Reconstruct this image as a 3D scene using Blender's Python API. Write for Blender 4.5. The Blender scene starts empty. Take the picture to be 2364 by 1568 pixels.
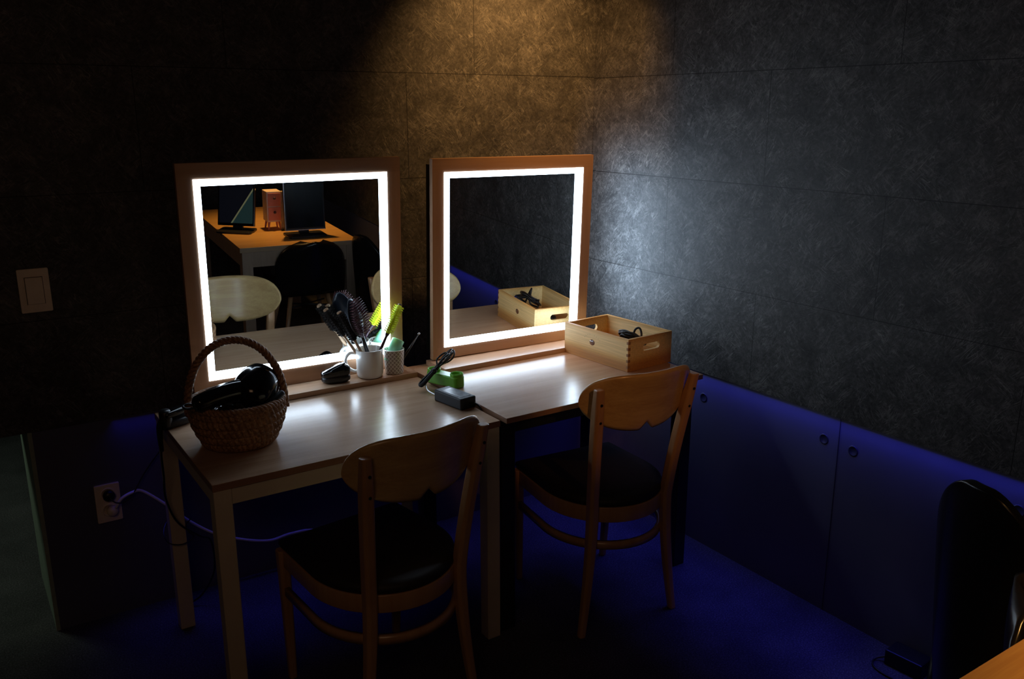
import bpy, bmesh, math, random
from mathutils import Vector, Matrix
random.seed(7)
S = bpy.context.scene
COL = S.collection
PI = math.pi

# ------------------------------------------------------------------ materials
def new_mat(name):
    m = bpy.data.materials.new(name); m.use_nodes = True
    nt = m.node_tree; nt.nodes.clear()
    out = nt.nodes.new('ShaderNodeOutputMaterial')
    b = nt.nodes.new('ShaderNodeBsdfPrincipled')
    nt.links.new(b.outputs[0], out.inputs[0])
    return m, nt, b, out
def N(nt, t, **kw):
    n = nt.nodes.new(t)
    for k, v in kw.items(): setattr(n, k, v)
    return n
def L(nt, a, b): nt.links.new(a, b)
def coord(nt, scale=(1,1,1), rot=(0,0,0), loc=(0,0,0), kind='Object'):
    tc = N(nt, 'ShaderNodeTexCoord'); mp = N(nt, 'ShaderNodeMapping')
    mp.inputs['Scale'].default_value = scale; mp.inputs['Rotation'].default_value = rot; mp.inputs['Location'].default_value = loc
    L(nt, tc.outputs[kind], mp.inputs[0]); return mp.outputs[0]
def noise(nt, vec, scale, detail=4, rough=.55, dist=0.):
    n = N(nt, 'ShaderNodeTexNoise'); n.inputs['Scale'].default_value = scale; n.inputs['Detail'].default_value = detail
    n.inputs['Roughness'].default_value = rough; n.inputs['Distortion'].default_value = dist
    L(nt, vec, n.inputs['Vector']); return n.outputs['Fac']
def ramp(nt, fac, stops, interp='LINEAR'):
    r = N(nt, 'ShaderNodeValToRGB'); r.color_ramp.interpolation = interp
    e = r.color_ramp.elements
    while len(e) < len(stops): e.new(.5)
    for el, (p, c) in zip(e, stops):
        el.position = p; el.color = (c[0], c[1], c[2], 1) if len(c) == 3 else c
    L(nt, fac, r.inputs[0]); return r.outputs[0]
def mix(nt, f, a, b, mode='MIX'):
    m = N(nt, 'ShaderNodeMix', data_type='RGBA', blend_type=mode)
    for s, v in ((0, f), (6, a), (7, b)):
        if hasattr(v, 'links'): L(nt, v, m.inputs[s])
        elif s == 0: m.inputs[0].default_value = v
        else: m.inputs[s].default_value = (v[0], v[1], v[2], 1)
    return m.outputs[2]
def math_(nt, op, a, b=None, clamp=False):
    m = N(nt, 'ShaderNodeMath', operation=op, use_clamp=clamp)
    for i, v in enumerate((a, b)):
        if v is None: continue
        if hasattr(v, 'links'): L(nt, v, m.inputs[i])
        else: m.inputs[i].default_value = v
    return m.outputs[0]
def bump(nt, b, h, strength=.3, dist=.01):
    bp = N(nt, 'ShaderNodeBump'); bp.inputs['Strength'].default_value = strength; bp.inputs['Distance'].default_value = dist
    L(nt, h, bp.inputs['Height']); L(nt, bp.outputs[0], b.inputs['Normal'])

def plain(name, col, rough=.5, metal=0., var=.12, scale=40, coat=0., bumpy=0., spec=.5):
    m, nt, b, o = new_mat(name)
    v = coord(nt); f = noise(nt, v, scale, 3)
    c = ramp(nt, f, [(.3, [x*(1-var) for x in col]), (.7, [min(1, x*(1+var)) for x in col])])
    L(nt, c, b.inputs['Base Color']); b.inputs['Roughness'].default_value = rough; b.inputs['Metallic'].default_value = metal
    b.inputs['Coat Weight'].default_value = coat; b.inputs['Specular IOR Level'].default_value = spec
    if bumpy: bump(nt, b, f, bumpy, .003)
    return m
def wood(name, lo, hi, rough=.4, along='x', fine=1., coat=0., streak=.5):
    m, nt, b, o = new_mat(name)
    sc = {'x': (1.2, 16, 16), 'y': (16, 1.2, 16), 'z': (16, 16, 1.2)}[along]
    sc2 = {'x': (4, 130, 130), 'y': (130, 4, 130), 'z': (130, 130, 4)}[along]
    f1 = noise(nt, coord(nt, sc), 1.5*fine, 4, .6, .6)
    f2 = noise(nt, coord(nt, sc2), 1.2*fine, 3, .6)
    f = math_(nt, 'ADD', math_(nt, 'MULTIPLY', f1, 1-streak*.5), math_(nt, 'MULTIPLY', f2, streak*.5))
    c = ramp(nt, f, [(.33, lo), (.66, hi)])
    L(nt, c, b.inputs['Base Color']); b.inputs['Roughness'].default_value = rough
    b.inputs['Coat Weight'].default_value = coat; b.inputs['Coat Roughness'].default_value = .2
    bump(nt, b, f2, .06, .002)
    return m

def stone(name, plane, off, bw=.92, bh=.372, z0=.288, shift=.5, tone=1.):
    """dark slate-look laminate with fine pale scratchy fibres and thin panel joints"""
    m, nt, b, o = new_mat(name)
    tc = N(nt, 'ShaderNodeTexCoord'); sp = N(nt, 'ShaderNodeSeparateXYZ'); L(nt, tc.outputs['Object'], sp.inputs[0])
    u = sp.outputs[0] if plane == 'x' else sp.outputs[1]
    cb = N(nt, 'ShaderNodeCombineXYZ'); L(nt, u, cb.inputs[0]); L(nt, sp.outputs[2], cb.inputs[1])
    P = cb.outputs[0]
    def mp(scale, rot=0, loc=(0,0,0)):
        q = N(nt, 'ShaderNodeMapping'); q.inputs['Scale'].default_value = scale; q.inputs['Rotation'].default_value = (0,0,rot)
        q.inputs['Location'].default_value = loc; L(nt, P, q.inputs[0]); return q.outputs[0]
    big = noise(nt, mp((1,1,1)), 2.6, 4, .6, .4)
    mid = noise(nt, mp((1,1,1)), 9, 8, .78, 1.2)
    fine = noise(nt, mp((1,1,1)), 70, 5, .75, .5)
    # short fibres in several directions: ridges of stretched, distorted noise
    fib = None
    for k, (rot, sx, sy) in enumerate(((.75, 7, 40), (-.6, 9, 52), (1.15, 8, 46), (.9, 5, 26), (-.95, 12, 75), (.45, 14, 90))):
        q = N(nt, 'ShaderNodeMapping'); q.inputs['Scale'].default_value = (sx, sy, 1); q.inputs['Location'].default_value = (k*3.1, k*1.7, 0)
        L(nt, mp((1,1,1), rot), q.inputs[0])
        n = noise(nt, q.outputs[0], 1.0, 3, .6, 1.1)
        r = math_(nt, 'ABSOLUTE', math_(nt, 'SUBTRACT', n, .5))
        r = math_(nt, 'SUBTRACT', 1., math_(nt, 'MULTIPLY', r, 30), True)
        r = math_(nt, 'POWER', r, 1.3)
        g = noise(nt, mp((1,1,1), 0, (k*7.7, -k*4.2, 0)), 9., 4, .75)
        r = math_(nt, 'MULTIPLY', r, math_(nt, 'MULTIPLY', math_(nt, 'SUBTRACT', g, .50, True), 6., True))
        fib = r if fib is None else math_(nt, 'MAXIMUM', fib, r)
    base = ramp(nt, mid, [(.28, (.034*tone,.033*tone,.033*tone)), (.5, (.085*tone,.082*tone,.082*tone)), (.75, (.17*tone,.163*tone,.16*tone))])
    base = mix(nt, math_(nt, 'MULTIPLY', math_(nt, 'SUBTRACT', big, .3, True), 1.5, True), mix(nt, 1., base, (.6,.6,.6), 'MULTIPLY'), base)
    base = mix(nt, 1., base, ramp(nt, fine, [(.3, (.45,.45,.45)), (.7, (1.6,1.58,1.55))]), 'MULTIPLY')
    col = mix(nt, math_(nt, 'MULTIPLY', fib, .62), base, (.34*tone,.325*tone,.31*tone))
    br = N(nt, 'ShaderNodeTexBrick'); br.offset = shift; br.offset_frequency = 2; br.squash = 1
    q = mp((1,1,1), 0, (-off, -z0, 0)); L(nt, q, br.inputs['Vector'])
    br.inputs['Scale'].default_value = 1; br.inputs['Mortar Size'].default_value = .0014; br.inputs['Mortar Smooth'].default_value = .1
    br.inputs['Brick Width'].default_value = bw; br.inputs['Row Height'].default_value = bh; br.inputs['Bias'].default_value = 0
    br.inputs['Color1'].default_value = (.92,.92,.92,1); br.inputs['Color2'].default_value = (1.1,1.1,1.1,1); br.inputs['Mortar'].default_value = (.2,.2,.2,1)
    col = mix(nt, 1., col, br.outputs['Color'], 'MULTIPLY')
    L(nt, col, b.inputs['Base Color']); b.inputs['Roughness'].default_value = .62; b.inputs['Specular IOR Level'].default_value = .35
    h = math_(nt, 'SUBTRACT', math_(nt, 'ADD', math_(nt, 'MULTIPLY', fine, .5), fib), math_(nt, 'MULTIPLY', br.outputs['Fac'], 2.))
    bump(nt, b, h, .35, .0015)
    return m

M = {}
M['stone_l'] = stone('slate_wall_left', 'x', -.573, shift=.31, z0=1.408-.372*4, tone=.8)
M['stone_r'] = stone('slate_wall_right', 'y', -.46, shift=.5, z0=1.404-.372*3-.372, tone=.85)
M['stone_f'] = stone('slate_wall_front', 'x', 0.2, tone=.9)
M['wains'] = plain('blue_grey_wainscot', (.105,.105,.165), .38, var=.10, scale=3)
M['carpet'] = None
def carpet():
    m, nt, b, o = new_mat('carpet')
    v = coord(nt)
    f = noise(nt, v, 190, 3, .8); g = noise(nt, v, 6, 3, .5)
    c = ramp(nt, f, [(.3, (.035,.034,.036)), (.55, (.09,.088,.092)), (.72, (.22,.215,.22))])
    c = mix(nt, 1., c, ramp(nt, g, [(.3, (.75,.75,.75)), (.7, (1.15,1.15,1.15))]), 'MULTIPLY')
    L(nt, c, b.inputs['Base Color']); b.inputs['Roughness'].default_value = .95; b.inputs['Specular IOR Level'].default_value = .1
    bump(nt, b, f, .7, .004); return m
M['carpet'] = carpet()
M['ceil'] = plain('dark_ceiling', (.04,.04,.042), .9)
M['table'] = wood('beech_table_top', (.43,.255,.150), (.57,.375,.245), .27, 'x', 1.1, .25, .6)
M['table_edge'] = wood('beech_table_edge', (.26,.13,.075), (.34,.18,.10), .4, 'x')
M['frame'] = wood('beech_mirror_frame', (.42,.235,.135), (.52,.31,.19), .42, 'x', .7)
M['framev'] = wood('beech_mirror_frame_upright', (.42,.235,.135), (.52,.31,.19), .42, 'z', .7)
M['cream'] = plain('cream_paint', (.62,.53,.40), .4, var=.05, scale=8)
M['black_leg'] = plain('black_paint', (.012,.012,.013), .35)
M['chair'] = wood('beech_chair', (.44,.23,.105), (.56,.33,.165), .33, 'z', .8, .3, .5)
M['chair_panel'] = wood('beech_plywood', (.50,.31,.13), (.68,.48,.21), .30, 'x', 1.3, .35, .7)
M['vinyl'] = plain('brown_vinyl', (.016,.010,.008), .62, var=.2, scale=60, bumpy=.2)
M['box'] = None
def pine():
    m, nt, b, o = new_mat('pine_box')
    v = coord(nt, (10, 1.3, 26))
    w = N(nt, 'ShaderNodeTexWave', wave_type='BANDS', bands_direction='Z'); w.inputs['Scale'].default_value = .085; w.inputs['Distortion'].default_value = 3.5
    w.inputs['Detail'].default_value = 3; w.inputs['Detail Scale'].default_value = .9; L(nt, v, w.inputs['Vector'])
    f2 = noise(nt, coord(nt, (90, 5, 160)), 1.2, 3)
    c = ramp(nt, w.outputs['Fac'], [(.1, (.48,.22,.06)), (.4, (.66,.38,.12)), (.8, (.80,.57,.25))])
    c = mix(nt, 1., c, ramp(nt, f2, [(.3, (.82,.8,.78)), (.7, (1.08,1.06,1.05))]), 'MULTIPLY')
    L(nt, c, b.inputs['Base Color']); b.inputs['Roughness'].default_value = .55; return m
M['box'] = pine()
M['black'] = plain('black_gloss_plastic', (.006,.006,.007), .13, var=.1)
M['black_s'] = plain('black_satin_plastic', (.012,.012,.014), .34, var=.15)
M['cord'] = plain('black_cord', (.008,.008,.009), .4)
M['white_cord'] = plain('white_cord', (.75,.72,.80), .4, var=.04)
M['plate'] = plain('cream_plate', (.82,.70,.56), .4, var=.04)
M['ceramic'] = plain('white_ceramic', (.80,.78,.74), .2, var=.03, scale=10, coat=.3)
M['ceramic_in'] = plain('grey_glaze', (.55,.50,.48), .3, var=.05)
M['lime'] = plain('lime_plastic', (.16,.52,.03), .35, var=.1)
M['lime_b'] = plain('yellow_green_bristle', (.74,.86,.04), .5, var=.12, scale=200)
M['mint'] = plain('mint_plastic', (.35,.85,.58), .35, var=.08)
M['navyplastic'] = plain('dark_blue_plastic', (.010,.014,.024), .30, var=.2)
M['adapter'] = plain('adapter_plastic', (.005,.008,.014), .42, spec=.35)
M['brown_h'] = plain('brown_handle', (.42,.26,.15), .4, var=.15)
M['plum'] = plain('plum_handle', (.07,.035,.05), .3)
M['bristle'] = plain('black_bristle', (.016,.012,.010), .75, spec=.2)
M['pin_tip'] = plain('maroon_pin', (.10,.035,.05), .35)
M['cream_tip'] = plain('tan_bristle', (.52,.42,.30), .5, var=.2, scale=300)
M['steel'] = plain('brushed_steel', (.6,.6,.62), .3, metal=1.)
M['pink'] = plain('pink_paint', (.72,.25,.18), .5, var=.05)
M['pale'] = plain('pale_trim', (.75,.62,.55), .5, var=.05)
M['cloth'] = plain('cream_cloth', (.58,.44,.30), .9, var=.12, scale=60, bumpy=.4)
M['knot'] = plain('dark_knot', (.13,.05,.025), .2, var=.5, scale=160, coat=.5)
M['ink'] = plain('faded_ink', (.33,.25,.13), .7)
M['label'] = plain('grey_label', (.16,.17,.19), .25, var=.5, scale=90)
M['shell'] = plain('black_shell', (.010,.009,.009), .22, var=.2)
M['hole'] = plain('dark_plug', (.03,.03,.05), .4)
def wicker():
    m, nt, b, o = new_mat('wicker')
    f = noise(nt, coord(nt), 130, 4, .7, .3); g = noise(nt, coord(nt), 22, 3)
    c = ramp(nt, f, [(.3, (.14,.07,.03)), (.55, (.40,.22,.11)), (.78, (.75,.50,.29))])
    c = mix(nt, 1., c, ramp(nt, g, [(.35, (.7,.65,.6)), (.7, (1.15,1.1,1.05))]), 'MULTIPLY')
    L(nt, c, b.inputs['Base Color']); b.inputs['Roughness'].default_value = .55; bump(nt, b, f, .6, .002); return m
M['wicker'] = wicker()
def lattice():
    m, nt, b, o = new_mat('lattice_glaze')
    tc = N(nt, 'ShaderNodeTexCoord'); sp = N(nt, 'ShaderNodeSeparateXYZ'); L(nt, tc.outputs['Object'], sp.inputs[0])
    a = math_(nt, 'ARCTAN2', sp.outputs[1], sp.outputs[0]); z = sp.outputs[2]
    lines = None
    for s in (1, -1):
        t = math_(nt, 'ADD', math_(nt, 'MULTIPLY', a, 8*s/PI), math_(nt, 'MULTIPLY', z, 68))
        t = math_(nt, 'ABSOLUTE', math_(nt, 'SUBTRACT', math_(nt, 'FRACT', math_(nt, 'ADD', t, 60.)), .5))
        t = math_(nt, 'LESS_THAN', t, .13)
        lines = t if lines is None else math_(nt, 'MAXIMUM', lines, t)
    c = mix(nt, lines, (.36,.29,.27), (.80,.76,.72))
    L(nt, c, b.inputs['Base Color']); b.inputs['Roughness'].default_value = .25; return m
M['lattice'] = lattice()
def emis(name, col, st):
    m, nt, b, o = new_mat(name)
    e = N(nt, 'ShaderNodeEmission'); e.inputs[1].default_value = st
    c = ramp(nt, noise(nt, coord(nt), 30, 2), [(0, col), (1, [x*.97 for x in col])]); L(nt, c, e.inputs[0])
    L(nt, e.outputs[0], o.inputs[0]); return m
M['led'] = emis('led_diffuser', (.66,.82,1.), 15.)
M['lamp'] = emis('warm_lamp', (1.,.55,.2), 8.)
def mirror():
    m, nt, b, o = new_mat('mirror_glass')
    c = ramp(nt, noise(nt, coord(nt), 3, 1), [(0, (.80,.84,.84)), (1, (.84,.87,.87))]); L(nt, c, b.inputs['Base Color'])
    b.inputs['Metallic'].default_value = 1; b.inputs['Roughness'].default_value = 0.0; return m
M['mirror'] = mirror()
def screen(name, lit):
    m, nt, b, o = new_mat(name)
    if lit:
        tc = N(nt, 'ShaderNodeTexCoord'); sp = N(nt, 'ShaderNodeSeparateXYZ'); L(nt, tc.outputs['Object'], sp.inputs[0])
        d = math_(nt, 'ADD', math_(nt, 'MULTIPLY', sp.outputs[0], 1.), math_(nt, 'MULTIPLY', sp.outputs[2], -.62))
        left = math_(nt, 'GREATER_THAN', d, -.035)
        line = math_(nt, 'LESS_THAN', math_(nt, 'ABSOLUTE', math_(nt, 'ADD', d, .035)), .005)
        c = mix(nt, left, (.006,.007,.012), (.018,.045,.048)); c = mix(nt, line, c, (.20,.22,.12))
    else:
        c = ramp(nt, noise(nt, coord(nt), 4, 1), [(.3, (.004,.006,.008)), (.7, (.006,.010,.012))])
    L(nt, c, b.inputs['Base Color']); b.inputs['Roughness'].default_value = .15
    if lit:
        L(nt, c, b.inputs['Emission Color']); b.inputs['Emission Strength'].default_value = .35
    return m
M['screen'] = screen('dark_screen', False); M['screen2'] = screen('teal_dark_screen', True)

# ------------------------------------------------------------------ mesh helpers
def obj(name, bm, mat, parent=None, smooth=False, bevel=0., label=None, seg=2, loc=None, rot=None):
    bmesh.ops.recalc_face_normals(bm, faces=bm.faces)
    me = bpy.data.meshes.new(name); bm.to_mesh(me); bm.free()
    mats = mat if isinstance(mat, (list, tuple)) else [mat]
    for q in mats: me.materials.append(q)
    if smooth:
        for p in me.polygons: p.use_smooth = True
    o = bpy.data.objects.new(name, me); COL.objects.link(o)
    if parent: o.parent = parent
    if loc: o.location = loc
    if rot: o.rotation_euler = rot
    if bevel:
        b = o.modifiers.new('Bevel', 'BEVEL'); b.width = bevel; b.segments = seg; b.limit_method = 'ANGLE'; b.angle_limit = .6
    if label: o['label'] = label
    return o
def tag(o, label, cat, group=None, kind=None):
    o['label'] = label; o['category'] = cat
    if group: o['group'] = group
    if kind: o['kind'] = kind
    return o
def struct(o, label=None, cat=None):
    o['kind'] = 'structure'
    if label: o['label'] = label
    if cat: o['category'] = cat
    return o
def thing(name, loc, label, cat, rz=0., group=None, rot=None):
    o = bpy.data.objects.new(name, None); COL.objects.link(o); o.empty_display_size = .05
    o.location = loc; o.rotation_euler = rot or (0, 0, rz)
    return tag(o, label, cat, group)
def B(bm, lo, hi, mat=0, M4=None):
    x0,y0,z0 = lo; x1,y1,z1 = hi
    vs = [bm.verts.new(Vector(p) if M4 is None else M4 @ Vector(p)) for p in
          ((x0,y0,z0),(x1,y0,z0),(x1,y1,z0),(x0,y1,z0),(x0,y0,z1),(x1,y0,z1),(x1,y1,z1),(x0,y1,z1))]
    for f in ((0,3,2,1),(4,5,6,7),(0,1,5,4),(1,2,6,5),(2,3,7,6),(3,0,4,7)):
        bm.faces.new([vs[i] for i in f]).material_index = mat
def box(lo, hi):
    bm = bmesh.new(); B(bm, lo, hi); return bm
def prism(pts, z0, z1, axis='z'):
    bm = bmesh.new()
    def P(a, b, c): return {'z': (a, b, c), 'y': (a, c, b), 'x': (c, a, b)}[axis]
    lo = [bm.verts.new(P(a, b, z0)) for a, b in pts]; hi = [bm.verts.new(P(a, b, z1)) for a, b in pts]
    bm.faces.new(lo); bm.faces.new(hi); n = len(pts)
    for i in range(n): bm.faces.new((lo[i], lo[(i+1)%n], hi[(i+1)%n], hi[i]))
    return bm
def frames(pts):
    pts = [Vector(p) for p in pts]; n = len(pts); T = []
    for i in range(n):
        t = (pts[min(i+1, n-1)] - pts[max(i-1, 0)]); T.append(t.normalized() if t.length > 1e-9 else Vector((0,0,1)))
    up = Vector((0,0,1)) if abs(T[0].z) < .9 else Vector((1,0,0))
    nrm = (up - T[0]*up.dot(T[0])).normalized(); out = []
    for i in range(n):
        nrm = (nrm - T[i]*nrm.dot(T[i])).normalized(); out.append((pts[i], T[i], nrm, T[i].cross(nrm)))
    return out
def tube(bm, pts, r, seg=10, closed=False, caps=True):
    fr = frames(pts); n = len(fr); rings = []
    for i, (p, t, a, b) in enumerate(fr):
        rr = r(i/(n-1)) if callable(r) else (r[i] if isinstance(r, (list, tuple)) else r)
        rings.append([bm.verts.new(p + (a*math.cos(2*PI*k/seg) + b*math.sin(2*PI*k/seg))*rr) for k in range(seg)])
    for i in range(n-1 + (1 if closed else 0)):
        A, C = rings[i], rings[(i+1) % n]
        for k in range(seg): bm.faces.new((A[k], A[(k+1)%seg], C[(k+1)%seg], C[k]))
    if caps and not closed: bm.faces.new(rings[0]); bm.faces.new(rings[-1])
    return bm
def smooth_pts(P, n=8, closed=False):
    P = [Vector(p) for p in P]; m = len(P); out = []
    for i in range(m if closed else m-1):
        if closed: a, b, c, d = P[i-1], P[i], P[(i+1)%m], P[(i+2)%m]
        else: a, b, c, d = P[max(i-1,0)], P[i], P[i+1], P[min(i+2, m-1)]
        for k in range(n):
            t = k/n
            out.append(.5*((2*b) + (c-a)*t + (2*a-5*b+4*c-d)*t*t + (-a+3*b-3*c+d)*t**3))
    if not closed: out.append(P[-1])
    return out
def lathe(prof, seg=48, M4=None, bm=None, cap=True):
    bm = bm or bmesh.new(); rings = []
    for r, z in prof:
        ring = []
        for k in range(seg):
            v = Vector((r*math.cos(2*PI*k/seg), r*math.sin(2*PI*k/seg), z)); ring.append(bm.verts.new(M4 @ v if M4 else v))
        rings.append(ring)
    for A, C in zip(rings, rings[1:]):
        for k in range(seg): bm.faces.new((A[k], A[(k+1)%seg], C[(k+1)%seg], C[k]))
    if cap: bm.faces.new(rings[0]); bm.faces.new(rings[-1])
    return bm
def sweep_rect(bm, path, wx, wy):
    """vertical-ish post of rounded rectangular section along a path; section stays level"""
    n = len(path); rings = []
    for i, p in enumerate(path):
        a = wx(i/(n-1)) if callable(wx) else wx; b = wy(i/(n-1)) if callable(wy) else wy
        a /= 2; b /= 2; c = min(a, b)*.42
        pts = [(-a+c,-b),(a-c,-b),(a,-b+c),(a,b-c),(a-c,b),(-a+c,b),(-a,b-c),(-a,-b+c)]
        rings.append([bm.verts.new((p[0]+x, p[1]+y, p[2])) for x, y in pts])
    for A, C in zip(rings, rings[1:]):
        for k in range(8): bm.faces.new((A[k], A[(k+1)%8], C[(k+1)%8], C[k]))
    bm.faces.new(rings[0]); bm.faces.new(rings[-1]); return bm
def rot_to(d):
    return Vector(d).to_track_quat('Z', 'Y').to_matrix().to_4x4()

# ------------------------------------------------------------------ room
XL, YF, ZC, XW = -4.4, -4.1, 2.7, -2.18
struct(obj('floor', box((XL, YF, -.05), (.12, 2.2, 0)), M['carpet']), 'dark speckled carpet floor', 'floor')
struct(obj('ceiling', box((XL, YF, ZC), (.12, 2.2, ZC+.05)), M['ceil']), 'dark ceiling', 'ceiling')
bm = bmesh.new(); B(bm, (XL, 0, .69), (.0, .42, ZC))
struct(obj('wall_left', bm, M['stone_l']), 'dark slate-look wall behind the two mirrors', 'wall')
bm = bmesh.new(); B(bm, (0, YF, .69), (.12, .12, ZC))
struct(obj('wall_right', bm, M['stone_r']), 'dark slate-look panelled wall right of the corner', 'wall')
bm = bmesh.new(); B(bm, (XL, YF-.12, 0), (.12, YF, ZC))
struct(obj('wall_front', bm, M['stone_f']), 'dark wall across the room, seen only in the mirror', 'wall')
bm = bmesh.new(); B(bm, (XL-.12, YF, 0), (XL, 2.2, ZC))
struct(obj('wall_side', bm, M['ceil']), 'dark side wall', 'wall')
bm = bmesh.new(); B(bm, (XL, 2.2, 0), (.12, 2.3, ZC))
struct(obj('wall_beyond', bm, M['ceil']), 'dark wall beyond the low opening', 'wall')
struct(obj('trim_1', box((XW, .003, 0), (-.0, .12, .69)), M['wains']), 'blue lower panelling on the mirror wall', 'wainscot')
struct(obj('trim_2', box((.003, YF, 0), (.12, .003, .69)), M['wains']), 'blue lower panelling on the right wall', 'wainscot')
struct(obj('trim_3', box((XW-.012, .001, 0), (XW, .42, .69)), plain('pale_end', (.30,.36,.28), .5)), 'pale end face of the low panelling', 'trim')
# thin vertical joint in the right wainscot
struct(obj('trim_4', box((.0015, -1.302, .0), (.0045, -1.300, .69)), M['hole']), 'thin joint in the blue panelling', 'trim')

# ------------------------------------------------------------------ wall fittings
def rrect(w, h, r, n=5):
    pts = []
    for cx, cy, a0 in ((w/2-r, h/2-r, 0), (-w/2+r, h/2-r, PI/2), (-w/2+r, -h/2+r, PI), (w/2-r, -h/2+r, 1.5*PI)):
        for k in range(n+1):
            a = a0 + k/n*PI/2; pts.append((cx + r*math.cos(a), cy + r*math.sin(a)))
    return pts
t = thing('light_switch', (-2.117, 0, 1.13), 'cream light switch on the dark wall left of the mirrors', 'light switch')
obj('cover_plate', prism(rrect(.084, .132, .004), -.008, 0, 'y'), M['plate'], t, bevel=.0015)
obj('rocker', prism(rrect(.046, .080, .003), -.013, -.0075, 'y'), M['plate'], t, bevel=.001)
bmj = bmesh.new()
for lo, hi in (((-.0245,-.0084,-.0415),(-.0232,-.0078,.0415)), ((.0232,-.0084,-.0415),(.0245,-.0078,.0415)), ((-.0245,-.0084,.0402),(.0245,-.0078,.0415))): B(bmj, lo, hi)
obj('rocker_gap', bmj, M['cord'], t)
t = thing('wall_socket', (-1.992, 0.003, .407), 'double wall socket with a black plug, low on the blue panel', 'socket')
obj('cover_plate', prism(rrect(.076, .131, .004), -.010, 0, 'y'), M['plate'], t, bevel=.0015)
for zz, q in ((.032, 'cord'), (-.024, 'plate')):
    bm = lathe([(.0001,0),(.021,0),(.0215,.003),(.019,.0035),(.018,.001),(.0001,.001)], 32, Matrix.Translation((0,-.0095,zz)) @ Matrix.Rotation(PI/2, 4, 'X'), cap=False)
    obj('socket_ring', bm, M['plate'], t, True)
t = thing('plug', (-1.990, -.012, .437), 'round black plug in the upper wall socket with thin cord', 'plug')
obj('plug_body', lathe([(.0001,0),(.018,0),(.0185,.012),(.013,.020),(.0001,.021)], 32, Matrix.Rotation(PI/2, 4, 'X'), cap=False), M['cord'], t, True)
bm = tube(bmesh.new(), smooth_pts([(0,-.018,-.002),(.016,-.028,-.020),(.045,-.025,-.024),(.075,-.020,.0),(.11,-.012,.05),(.16,-.011,.11),(.20,-.008,.15)]), .0022, 8)
obj('cord', bm, M['cord'], t, True)
t = thing('plug', (-1.985, -.012, .383), 'cream plug in the lower wall socket', 'plug')
obj('plug_body', lathe([(.0001,0),(.0165,0),(.017,.014),(.012,.022),(.0001,.023)], 32, Matrix.Rotation(PI/2, 4, 'X'), cap=False), M['plate'], t, True)
bm = tube(bmesh.new(), smooth_pts([(-1.975,-.030,.395),(-1.955,-.035,.425),(-1.92,-.03,.436),(-1.887,-.02,.428),(-1.818,-.02,.360),(-1.753,-.02,.285),(-1.671,-.02,.213),(-1.576,-.02,.162),(-1.48,-.02,.13),(-1.40,-.02,.135),(-1.3,-.02,.12),(-1.15,-.02,.03),(-1.0,-.03,.008)]), .005, 10)
tag(obj('power_cable', bm, M['white_cord'], None, True), 'white cable running from the wall socket along the blue panel', 'cable')
t = tag(obj('wall_plate', prism(rrect(.019, .032, .002), -.003, 0, 'y'), plain('grey_plate', (.10,.085,.075), .5), loc=(-1.429, 0, 1.570)), 'tiny grey plate on the dark wall above left mirror', 'wall plate')
for i, (yy, zz, lb) in enumerate(((-.702,.595,'round plug in the blue panel, nearest the corner'), (-1.245,.603,'round plug in the blue panel, left of the middle pair'),
                               (-1.356,.5975,'round plug in the blue panel, right of the middle pair'), (-1.874,.598,'round plug in the blue panel, at the right edge of view'))):
    bm = lathe([(.0001,0),(.017,0),(.018,.001),(.0145,.002),(.013,.0006),(.0001,.0008)], 32, Matrix.Rotation(-PI/2, 4, 'Y'), cap=False)
    tag(obj('panel_plug', bm, M['hole'], None, True, loc=(.003, yy, zz)), lb, 'panel plug', 'round plugs in the blue panelling')

# ------------------------------------------------------------------ tables
def table(name, x0, x1, y0, y1, z, th, leg, inset, apron, topm, edgem, legm, label, insy=None):
    insy = inset if insy is None else insy
    t = thing(name, ((x0+x1)/2, (y0+y1)/2, 0), label, 'table')
    w, d = (x1-x0)/2, (y1-y0)/2
    bm = box((-w, -d, z-th), (w, d, z))
    for f in bm.faces: f.normal_update(); f.material_index = 0 if f.normal.z > .5 else 1
    obj('tabletop', bm, [topm, edgem], t, bevel=.0015)
    for sx in (-1, 1):
        for sy in (-1, 1):
            ax = sx*(w-inset) ; ay = sy*(d-insy)
            lo = (min(ax, ax-sx*leg), min(ay, ay-sy*leg), 0); hi = (max(ax, ax-sx*leg), max(ay, ay-sy*leg), z-th)
            obj('leg', box(lo, hi), legm, t, bevel=.0025)
    bm = bmesh.new(); q = inset+.004; qy = insy+.004
    B(bm, (-w+inset+leg, -d+qy, z-th-apron), (w-inset-leg, -d+qy+.02, z-th)); B(bm, (-w+inset+leg, d-qy-.02, z-th-apron), (w-inset-leg, d-qy, z-th))
    B(bm, (-w+q, -d+insy+leg, z-th-apron), (-w+q+.02, d-insy-leg, z-th)); B(bm, (w-q-.02, -d+insy+leg, z-th-apron), (w-q, d-insy-leg, z-th))
    obj('apron', bm, legm, t, bevel=.001)
    return t
table('dressing_table', -1.8515, -.9914, -.825, -.17, .74, .020, .046, .002, .045, M['table'], M['table_edge'], M['cream'],
      'beech-topped table with cream legs under the left mirror')
table('dressing_table', -.984, -.160, -.849, -.19, .752, .018, .052, .005, .05, M['table'], M['table_edge'], M['black_leg'],
      'beech-topped table with black legs in the corner under the right mirror', insy=.04)
desk = table('desk', -1.055, -.36, -3.5, -2.29, .74, .028, .06, .012, .09, wood('golden_desk_top', (.50,.27,.085), (.66,.40,.14), .35, 'x', 1.0, .2, .6),
      wood('golden_desk_edge', (.40,.26,.15), (.48,.32,.19), .45, 'x'), wood('desk_leg_wood', (.34,.24,.16), (.44,.31,.21), .45, 'z'),
      'orange-lit wooden desk, corner at bottom right and reflected in left mirror')

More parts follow.
